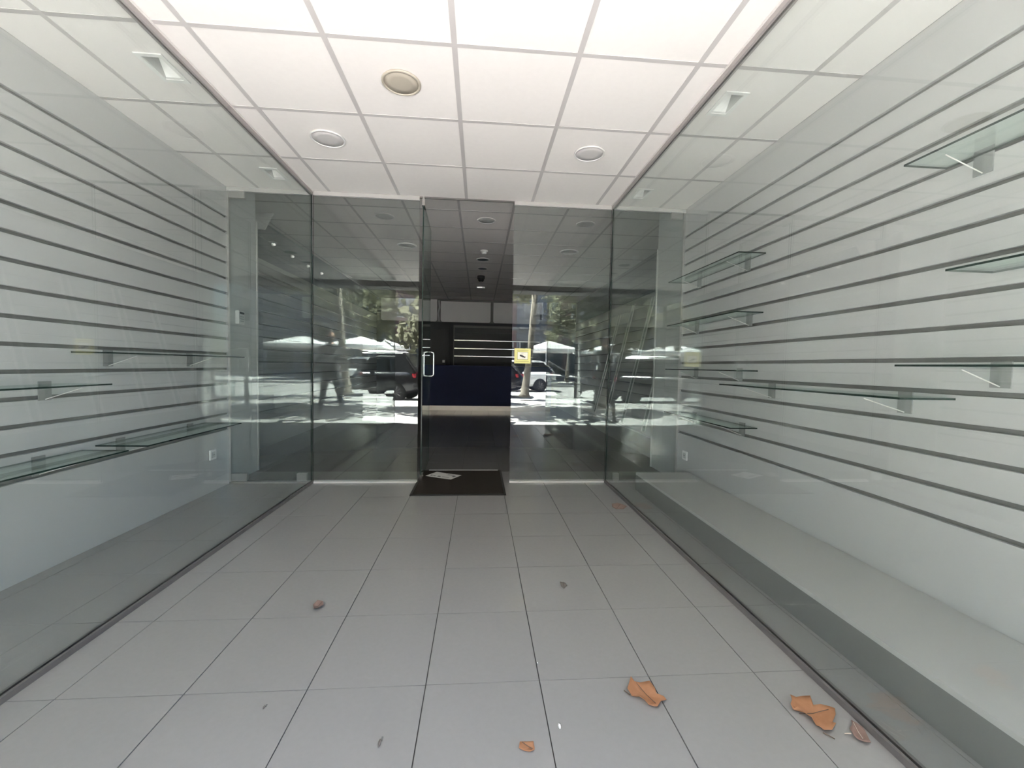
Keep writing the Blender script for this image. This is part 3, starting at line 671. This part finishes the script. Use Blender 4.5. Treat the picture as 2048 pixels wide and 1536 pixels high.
# cars: built along +X (nose), wheels on z = 0
def car(label, x, y, rz, paint, L=4.4, Wd=1.8, H=1.6, hatch=True):
    t = thing('car', label, 'car', (x, y, -.15), rz)
    hw = Wd/2; st = [(-L/2, .45, .80, .84), (-L/2+.12, .34, .95, .94), (-L/2+.5, .28, .98, 1.0), (-.4, .26, .96, 1.0), (L/2-1.25, .26, .94, 1.0), (L/2-.45, .28, .82, .97), (L/2-.08, .34, .68, .86), (L/2, .42, .58, .74)]
    R = []
    for sx, zb, zt, k in st:
        w_ = hw*k; R.append([(sx, -w_*.92, zb), (sx, -w_, zb+.18), (sx, -w_, zt-.16), (sx, -w_*.93, zt), (sx, 0, zt+.02), (sx, w_*.93, zt), (sx, w_, zt-.16), (sx, w_, zb+.18), (sx, w_*.92, zb)])
    me = MB().rings(R).mesh('body', paint, True); part('body', me, None, t)
    x0, x1, x2, x3 = -L/2+.10, -L/2+.62, L/2-1.95, L/2-1.05
    zc = .96
    def sec(sx, w_, z): return [(sx, -w_, z), (sx, w_, z)]
    # cabin shell: roof and pillars
    m = MB(); wb, wr = hw*.93, hw*.74
    m.quadbox([(x1, -wr, H-.05), (x2, -wr, H-.05), (x2, wr, H-.05), (x1, wr, H-.05), (x1+.1, -wr*.92, H), (x2-.1, -wr*.92, H), (x2-.1, wr*.92, H), (x1+.1, wr*.92, H)])
    part('roof', m, paint, t)
    for sy in (-1, 1):
        for (xa, xb) in ((x0, x1), ((x0+x3)/2-.15, (x1+x2)/2), (x3, x2)):
            part('pillar', MB().tube([(xa, sy*wb, zc-.02), (xb, sy*wr, H-.03)], .04, 6), paint, t)
        xm0, xm1 = (x0+x3)/2-.15, (x1+x2)/2
        for (a, b, c, d) in ((x0+.12, xm0-.03, xm1-.03, x1+.02), (xm0+.03, x3-.1, x2-.02, xm1+.03)):
            P = [(a, sy*wb*.995, zc-.01), (b, sy*wb*.995, zc-.01), (c, sy*wr, H-.05), (d, sy*wr, H-.05)]
            part('side_window', MB().quadbox(P+[(p[0], p[1]-sy*.02, p[2]) for p in P]), 'carglass', t)
        part('side_mirror', MB().box(x3-.15, x3+.0, *sorted((sy*wb, sy*(wb+.18))), zc+.02, zc+.15), paint, t)
        part('roof_rail', MB().tube([(x1+.1, sy*wr*.93, H-.01), (x1+.25, sy*wr*.93, H+.03), (x2-.3, sy*wr*.93, H+.03), (x2-.15, sy*wr*.93, H-.01)], .014, 6), 'alu', t)
        part('tail_light', MB().quadbox([(-L/2+.02, sy*hw*.60, .80), (-L/2+.26, sy*hw*.965, .80), (-L/2+.30, sy*hw*.97, .93), (-L/2+.06, sy*hw*.60, .93), (-L/2-.02, sy*hw*.60, .80), (-L/2+.20, sy*hw*1.0, .80), (-L/2+.24, sy*hw*1.0, .93), (-L/2+.0, sy*hw*.60, .93)]), 'taillight', t)
        part('head_light', MB().box(L/2-.35, L/2-.10, *sorted((sy*hw*.62, sy*hw*.88)), .60, .72), 'wpane', t)
    for (a, b) in ((x0-.03, x1-.03), (x3+.03, x2+.03)):
        P = [(a, -wb*.88, zc-.01), (a, wb*.88, zc-.01), (b, wr*.95, H-.05), (b, -wr*.95, H-.05)]
        part('windscreen' if a > 0 else 'rear_window', MB().quadbox(P+[(p[0]+.02, p[1], p[2]) for p in P]), 'carglass', t)
    part('rear_bumper', MB().tube([(-L/2+.25, -hw*.96, .5), (-L/2-.02, -hw*.75, .5), (-L/2-.06, 0, .5), (-L/2-.02, hw*.75, .5), (-L/2+.25, hw*.96, .5)], .10, 8), paint, t, smooth=True)
    part('number_plate', MB().box(-L/2-.07, -L/2-.0, -.26, .26, .66, .77), 'plate', t)
    for sx in (-L/2+.82, L/2-.86):
        for sy in (-1, 1):
            wl_ = part('wheel', MB().lathe([(.20, -.11), (.31, -.11), (.335, -.08), (.335, .08), (.31, .11), (.20, .11)], (0, 0, 0), 28, ax='y'), 'tyre', t, (sx, sy*(hw-.10), .335), True)
            part('rim', MB().lathe([(.21, sy*.085), (.20, sy*.10), (.05, sy*.07), (.001, sy*.09)], (0, 0, 0), 20, ax='y'), 'wpane', wl_, smooth=True)
            sp = MB()
            for k in range(10):
                a = k*PI/5; ca, sa = math.cos(a), math.sin(a); sp.tube([(ca*.04, sy*.10, sa*.04), (ca*.205, sy*.105, sa*.205)], .014, 5)
            part('spokes', sp, 'rim', wl_)
    return t
car('black estate car parked along the pavement, reflected in the pane left of the doorway', -4.0, -6.9, math.radians(186), 'carblack', 4.5, 1.84, 1.62)
car('black hatchback with red tail light, reflected just right of the doorway', -.15, -9.3, math.radians(188), 'carblack', 3.9, 1.74, 1.50)
car('white car on the road behind the black cars, reflected at the right', 1.6, -13.2, math.radians(176), 'carwhite', 4.2, 1.78, 1.5)

# parasols of the terrace across the road
def parasol(x, y, label):
    t = thing('parasol', label, 'parasol', (x, y, -.03), 0, 'white parasols of the terrace')
    part('pole', MB().lathe([(.025, 0), (.025, 2.75)], (0, 0, 0), 10), 'wood', t, smooth=True)
    part('base', MB().box(-.3, .3, -.3, .3, 0, .08), 'kerb', t)
    w_ = 1.7; v = [(0, 0, 2.85)]+[(w_*a, w_*b, 2.25) for a, b in ((-1, -1), (1, -1), (1, 1), (-1, 1))]
    m = MB(); m.v = v+[(p[0], p[1], p[2]-.02) for p in v]; 
    for k in range(4):
        a, b = 1+k, 1+(k+1) % 4; m.f += [(0, a, b), (5, b+5, a+5), (a, a+5, b+5, b)]; m.mi += [0, 0, 0]
    part('canopy', m, 'canvas', t)
    vm = MB()
    for k in range(4):
        a, b = Vector(v[1+k]), Vector(v[1+(k+1) % 4]); vm.quadbox([a, b, b+Vector((0, 0, -.18)), a+Vector((0, 0, -.18)), a*1.004, b*1.004, b*1.004+Vector((0, 0, -.18)), a*1.004+Vector((0, 0, -.18))])
    part('valance', vm, 'canvas', t)
    for a, b in ((-1, -1), (1, -1), (1, 1), (-1, 1)):
        part('rib', MB().tube([(0, 0, 2.78), (w_*a*.98, w_*b*.98, 2.22)], .014, 6), 'wood', t)
        part('strut', MB().tube([(0, 0, 1.9), (w_*a*.5, w_*b*.5, 2.49)], .012, 6), 'wood', t)
for k, (x, lb) in enumerate(((-6.6, 'white square parasol of the terrace, reflected left of the doorway beside the black estate car'), (4.6, 'white square parasol of the terrace, reflected right of the sticker'),
                             (8.4, 'white square parasol of the terrace, farthest right in the street'), (-10.6, 'white square parasol of the terrace, farthest left in the street'))):
    parasol(x, -20.5+(.5 if k % 2 else 0), lb)

# ---- people
def body_mesh(name, J, E, flat=None, lv=2):
    me = bpy.data.meshes.new(name); names = list(J); ix_ = {n: i for i, n in enumerate(names)}
    me.from_pydata([J[n][0] for n in names], [(ix_[a], ix_[b]) for a, b in E], [])
    o = bpy.data.objects.new(name, me); C.objects.link(o)
    md = o.modifiers.new('skin', 'SKIN'); sv = me.skin_vertices[0].data
    for n in names:
        r_ = J[n][1]; sv[ix_[n]].radius = r_ if isinstance(r_, tuple) else (r_, r_)
    sv[0].use_root = True; md.use_smooth_shade = True
    sb = o.modifiers.new('sub', 'SUBSURF'); sb.levels = lv; sb.render_levels = lv
    dg = bpy.context.evaluated_depsgraph_get(); ev = o.evaluated_get(dg); out = bpy.data.meshes.new_from_object(ev)
    bpy.data.objects.remove(o); return out
def person(label, x, y, rz, hands, mats, s=1.0, feet=.12, bend=0, phone=False):
    t = thing('person', label, 'person', (x, y, -.02), rz); t.scale = (s, s, s)
    J = {}; E = []
    def jv(n, p, r): J[n] = (p, r)
    jv('pelvis', (0, 0, .94), (.155, .115)); jv('waist', (0, bend*.15, 1.08), (.135, .10)); jv('chest', (0, bend*.5, 1.30), (.165, .115)); jv('neck0', (0, bend*.75, 1.455), (.075, .07)); jv('neck', (0, bend*.85+.01, 1.52), (.052, .055))
    E += [('pelvis', 'waist'), ('waist', 'chest'), ('chest', 'neck0'), ('neck0', 'neck')]
    for sg, n in ((-1, 'l'), (1, 'r')):
        jv(n+'hip', (sg*.095, 0, .86), (.092, .098)); jv(n+'knee', (sg*(.10+feet*.45), .015, .48), .058); jv(n+'calf', (sg*(.10+feet*.65), -.012, .33), .058); jv(n+'ank', (sg*(.10+feet), -.02, .10), .038)
        E += [('pelvis', n+'hip'), (n+'hip', n+'knee'), (n+'knee', n+'calf'), (n+'calf', n+'ank')]
        sh = Vector((sg*.185, bend*.7, 1.40)); h = Vector(hands[n])
        d = h-sh; L = d.length; mid = (sh+h)/2; up_, fo = .29, .27; half = min(L/2, .275); dr = math.sqrt(max(0, .28**2-half**2))
        el = mid+Vector((sg*.35, -.1, -1)).normalized()*dr
        jv(n+'sh', tuple(sh), .068); jv(n+'el', tuple(el), .043); jv(n+'wr', tuple(h), .029)
        E += [('chest', n+'sh'), (n+'sh', n+'el'), (n+'el', n+'wr')]
        f = (h-el).normalized(); side = Vector((sg, 0, 0)); side = (side-f*side.dot(f)).normalized(); nn = f.cross(side)
        pl = h+f*.05; jv(n+'palm', tuple(pl), (.034, .018)); E.append((n+'wr', n+'palm'))
        for q, (off, ln) in enumerate(((-.027, .070), (-.009, .080), (.009, .075), (.027, .060))):
            b = pl+f*.035+side*off; m1 = b+f*ln*.5; m2 = b+f*ln*.85+nn*(.025*sg)
            jv(n+'f%da' % q, tuple(b), .0095); jv(n+'f%db' % q, tuple(m1), .0085); jv(n+'f%dc' % q, tuple(m2), .007)
            E += [(n+'palm', n+'f%da' % q), (n+'f%da' % q, n+'f%db' % q), (n+'f%db' % q, n+'f%dc' % q)]
        b = pl-side*.03-f*.01; m1 = b-side*.025+f*.025; m2 = m1+f*.03
        jv(n+'ta', tuple(b), .011); jv(n+'tb', tuple(m1), .0095); jv(n+'tc', tuple(m2), .008)
        E += [(n+'palm', n+'ta'), (n+'ta', n+'tb'), (n+'tb', n+'tc')]
    me = body_mesh('body', J, E)
    for k in ('top', 'legs', 'skin'): me.materials.append(M_[mats[k]])
    wr = [Vector(J['lwr'][0]), Vector(J['rwr'][0])]
    for p in me.polygons:
        c = p.center; p.use_smooth = True
        if c.z > 1.475 or any((c-q).length < .20 and (c-q).dot(q-Vector(J[n+'el'][0])) > -.0 for q, n in zip(wr, 'lr')): p.material_index = 2
        elif c.z < .95 and abs(c.x) < .36 and not any((c-Vector(J[n+'el'][0])).length < .12 or (c-q).length < .22 for q, n in zip(wr, 'lr')): p.material_index = 1
    link('body', me, t)
    # head with face
    hy = bend*.95+.02; hz = 1.63
    bm = bmesh.new(); bmesh.ops.create_uvsphere(bm, u_segments=24, v_segments=18, radius=1)
    for v in bm.verts:
        q = v.co.copy(); fx = .074; fy = .098; fz = .118
        if q.z < 0: fx *= 1-.28*min(1, -q.z)**1.5; fy *= 1-.16*(-q.z)**2
        p = Vector((q.x*fx, q.y*fy, q.z*fz))
        if q.y > .8 and -.35 < q.z < .12: p.y += .022*max(0, 1-abs(q.x)/.22)*(1 if q.z < 0 else .6)
        if q.y > .6 and .08 < q.z < .3 and .18 < abs(q.x) < .55: p.y -= .008
        if q.y > .6 and -.75 < q.z < -.55: p.y += .006
        v.co = p
    mh = bpy.data.meshes.new('head'); bm.to_mesh(mh); bm.free(); mh.materials.append(M_['skin'])
    for p in mh.polygons: p.use_smooth = True
    hd = part('head', mh, None, t, (0, hy, hz))
    bm = bmesh.new(); bmesh.ops.create_uvsphere(bm, u_segments=24, v_segments=16, radius=1)
    bmesh.ops.delete(bm, geom=[v for v in bm.verts if v.co.z < -.25 or (v.co.y > .35 and v.co.z < .45)], context='VERTS')
    for v in bm.verts: v.co = Vector((v.co.x*.081, v.co.y*.106-.004, v.co.z*.126))
    bmesh.ops.solidify(bm, geom=bm.faces[:], thickness=.008)
    mh = bpy.data.meshes.new('hair'); bm.to_mesh(mh); bm.free(); mh.materials.append(M_['hair'])
    for p in mh.polygons: p.use_smooth = True
    part('hair', mh, None, hd)
    for sg in (-1, 1):
        part('eye', MB().lathe([(.001, .0), (.009, .002), (.011, .008), (.001, .012)], (sg*.029, .076, .012), 10, ax='y'), 'eyewhite', hd, smooth=True)
        part('ear', MB().lathe([(.001, -.008), (.016, -.006), (.020, .004), (.008, .008)], (sg*.074, -.008, -.002), 10, ax='x'), 'skin', hd, smooth=True)
    part('mouth', MB().tube([(-.022, .086, -.060), (0, .092, -.058), (.022, .086, -.060)], .004, 6), 'taillight' if False else 'skin', hd, smooth=True)
    for sg in (-1, 1):
        m = MB(); fx_ = sg*(.10+feet)
        m.rings([[(fx_+.045*a*math.cos(k*PI/5), yy, .045*h_+.045*h_*math.sin(k*PI/5)) for k in range(10)] for yy, a, h_ in ((-.09, .6, .8), (-.06, .85, 1.1), (0, .9, 1.15), (.07, 1.05, .8), (.14, 1.0, .6), (.175, .5, .45))])
        part('shoe', m, 'shoe', t, smooth=True)
    return t
person('person in dark clothes holding up a phone in front of the shop entrance', -.12, -.62, 0,
       {'l': (.03, .50, 1.10), 'r': (.21, .50, 1.10)}, dict(top='jacket', legs='jeans', skin='skin'), 1.0, .14, 0)
t = thing('phone', 'black phone held up by the person in dark clothes at the shop entrance', 'phone', (0, -.035, 1.09))
part('case', bevel(MB().box(-.078, .078, -.008, .0, -.037, .037).mesh('case', 'black'), .003, 2), None, t)
part('screen', MB().box(-.073, .073, -.0088, -.008, -.034, .034), 'wpane', t)
person('person in a white shirt standing on the terrace, reflected left of the doorway', -5.2, -18.6, math.radians(20),
       {'l': (-.22, .16, .98), 'r': (.24, .10, .92)}, dict(top='whitecloth', legs='whitecloth', skin='skin'), 1.0, .05, .10)
person('person in a white shirt beside the parasol pole on the terrace, reflected farther left', -7.4, -19.3, math.radians(-30),
       {'l': (-.24, .10, .92), 'r': (.20, .22, 1.0)}, dict(top='whitecloth', legs='jeans', skin='skin'), .97, .05, .02)

# street lamp
t = thing('street_lamp', 'slim grey street lamp post on the pavement, reflected at the far left', 'lamp', (2.35, -2.3, -.02))
part('base', MB().lathe([(.11, 0), (.10, .10), (.06, .16)], (0, 0, 0), 14), 'kerb', t)
part('pole', MB().lathe([(.045, .15), (.035, 5.5)], (0, 0, 0), 12), 'aludark', t, smooth=True)
part('arm', MB().tube([(0, 0, 5.45), (0, -.3, 5.7), (0, -1.0, 5.75)], .025, 8), 'aludark', t, smooth=True)
part('lantern', MB().box(-.10, .10, -1.45, -.95, 5.70, 5.80), 'bluegrey', t)
